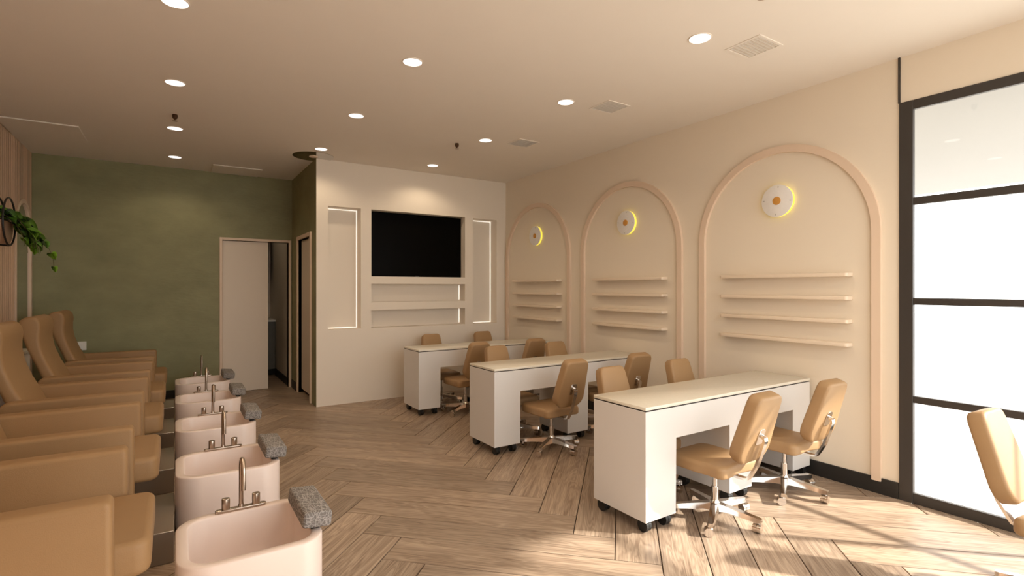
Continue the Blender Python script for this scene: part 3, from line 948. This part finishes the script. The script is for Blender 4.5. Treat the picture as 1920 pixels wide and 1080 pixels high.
# ------------------------------------------------------------------ ceiling fittings
def downlight(x, y, label, z=ZC, power=1.0):
    t = thing('downlight', label, 'downlight', (x, y, z), 0, 'round ceiling downlights')
    bm = bmesh.new()
    n = 32
    loops = []
    for (r, zz) in ((0.073, 0.0), (0.072, -0.004), (0.066, -0.005), (0.0645, -0.003)):
        loops.append([(r * math.cos(2 * PI * k / n), r * math.sin(2 * PI * k / n), zz) for k in range(n)])
    loft(bm, loops, False, False)
    to_obj('trim_ring', bm, 'ceiling_paint', t)
    bm = bmesh.new(); cyl(bm, 0, 0, -0.0035, -0.0005, 0.0645, n=32)
    to_obj('lens', bm, 'downlight_lens', t)
    ld = bpy.data.lights.new('downlight_beam', 'SPOT')
    ld.energy = LIGHT_W * power; ld.color = LIGHT_COL; ld.spot_size = R(146); ld.spot_blend = 0.55; ld.shadow_soft_size = 0.05
    lo = bpy.data.objects.new('beam', ld); COL.objects.link(lo); lo.parent = t; lo.location = (0, 0, -0.02)
    return t
ROWS = {0.0: 'in the row over the foot tubs', 1.4: 'in the middle row', 2.8: 'in the row over the desks'}
COUNT = ['first', 'second', 'third', 'fourth', 'fifth']
LY = {0.0: [3.43, 4.78, 6.145, 7.49], 1.4: [3.43, 4.78, 6.145], 2.8: [2.105, 3.455, 4.82, 6.18]}
for x, ysl in LY.items():
    for k, y in enumerate(ysl):
        downlight(x, y, 'round white downlight %s, %s from the camera' % (ROWS[x], COUNT[k]))
for x in (0.0, 1.4, 2.8):  # unseen lamps carrying on the ceiling grid, added for their light
    for y in (2.08, 0.73):
        if x == 2.8 and y > 2: continue
        downlight(x, y, 'unseen round downlight %s, %s' % (ROWS[x], 'by the street front' if y < 1 else 'just above the frame'))

downlight(0.95, 8.85, 'added unseen downlight brightening the room behind the half open door', power=0.35)  # added lamp, no fitting visible; lifts the dark back room
for i, (x, y, l) in enumerate(((0.0, 5.66, 'over the foot tubs'), (2.60, 5.10, 'over the desks near the television'), (2.60, 1.571, 'above the top edge, nearest the window'))):
    t = thing('sprinkler', 'small bronze ceiling sprinkler head ' + l, 'sprinkler', (x, y, ZC), 0, 'bronze sprinkler heads')
    bm = bmesh.new(); tube(bm, [(0, 0, 0), (0, 0, -0.012), (0, 0, -0.032), (0, 0, -0.042)], [0.020, 0.022, 0.020, 0.011], 16); to_obj('body', bm, 'sprinkler_bronze', t)
    bm = bmesh.new(); tube(bm, [(0, 0, -0.040), (0, 0, -0.058)], [0.006, 0.004], 10); to_obj('stem', bm, 'sprinkler_bronze', t)
    bm = bmesh.new(); tube(bm, [(0, 0, -0.058), (0, 0, -0.061)], [0.021, 0.021], 16); to_obj('deflector', bm, 'nickel', t)

VN = ['nearest the window', 'in the middle', 'nearest the television']
for i, y in enumerate((1.99, 3.34, 4.69)):
    t = thing('air_vent', 'square louvred ceiling vent over the desks, ' + VN[i], 'vent', (3.20, y, ZC), 0, 'louvred ceiling vents')
    bm = bmesh.new()
    for (a, b_, c, d) in ((-0.13, 0.13, -0.125, -0.108), (-0.13, 0.13, 0.108, 0.125), (-0.13, -0.113, -0.108, 0.108), (0.113, 0.13, -0.108, 0.108)):
        box(bm, a, b_, c, d, -0.005, 0.0)
    to_obj('frame', bm, 'ceiling_paint', t, sm=False)
    for k in range(9):
        bm = B(-0.112, 0.112, -0.0105, 0.0105, -0.0012, 0.0004)
        bm.transform(Matrix.Translation((0, -0.096 + 0.024 * k, -0.004)) @ Matrix.Rotation(R(22), 4, 'X'))
        to_obj('louvre', bm, 'ceiling_paint', t, sm=False)

for (x0, x1, y0, y1, l) in ((-1.395, -0.79, 6.575, 7.19, 'beside the slatted wall'), (0.41, 0.985, 7.645, 8.15, 'over the half open door')):
    t = thing('ceiling_panel', 'square flush ceiling access panel ' + l, 'panel', ((x0 + x1) / 2, (y0 + y1) / 2, ZC), 0, 'ceiling access panels')
    hx, hy = (x1 - x0) / 2, (y1 - y0) / 2
    to_obj('panel', B(-hx, hx, -hy, hy, -0.014, -0.001, 0.003, 1), 'ceiling_paint', t, sm=False)

# polished round plate at the wall corner
t = thing('ceiling_disc', 'polished round plate on the ceiling at the screen wall corner', 'disc', (1.40, 6.53, ZC))
bm = bmesh.new()
pts = []
for k in range(64):
    a = 2 * PI * k / 64
    x, y = 0.235 * math.cos(a), 0.235 * math.sin(a)
    pts.append((x, y))
cx, cy = XS - 1.40 - 0.002, YT - 6.53 - 0.002
poly = []
for (x, y) in pts:
    if x > cx and y > cy:
        if not poly or poly[-1] != 'cut': poly.append('cut')
    else: poly.append((x, y))
fin = []
for p in poly:
    if p == 'cut':
        fin += [(math.sqrt(0.235 ** 2 - cy ** 2), cy), (cx, cy), (cx, math.sqrt(0.235 ** 2 - cx ** 2))]
    else: fin.append(p)
va = [bm.verts.new((x, y, 0)) for x, y in fin]; vb = [bm.verts.new((x, y, -0.006)) for x, y in fin]
bm.faces.new(va); bm.faces.new(vb[::-1])
for k in range(len(fin)): bm.faces.new((va[k], vb[k], vb[(k + 1) % len(fin)], va[(k + 1) % len(fin)]))
to_obj('plate', bm, 'disc_mirror', t, sm=False)
bm = bmesh.new(); tube(bm, [(0, 0, -0.006), (0, 0, -0.012), (0, 0, -0.014)], [0.052, 0.05, 0.04], 24)
to_obj('centre_cap', bm, 'trim_peach', t)
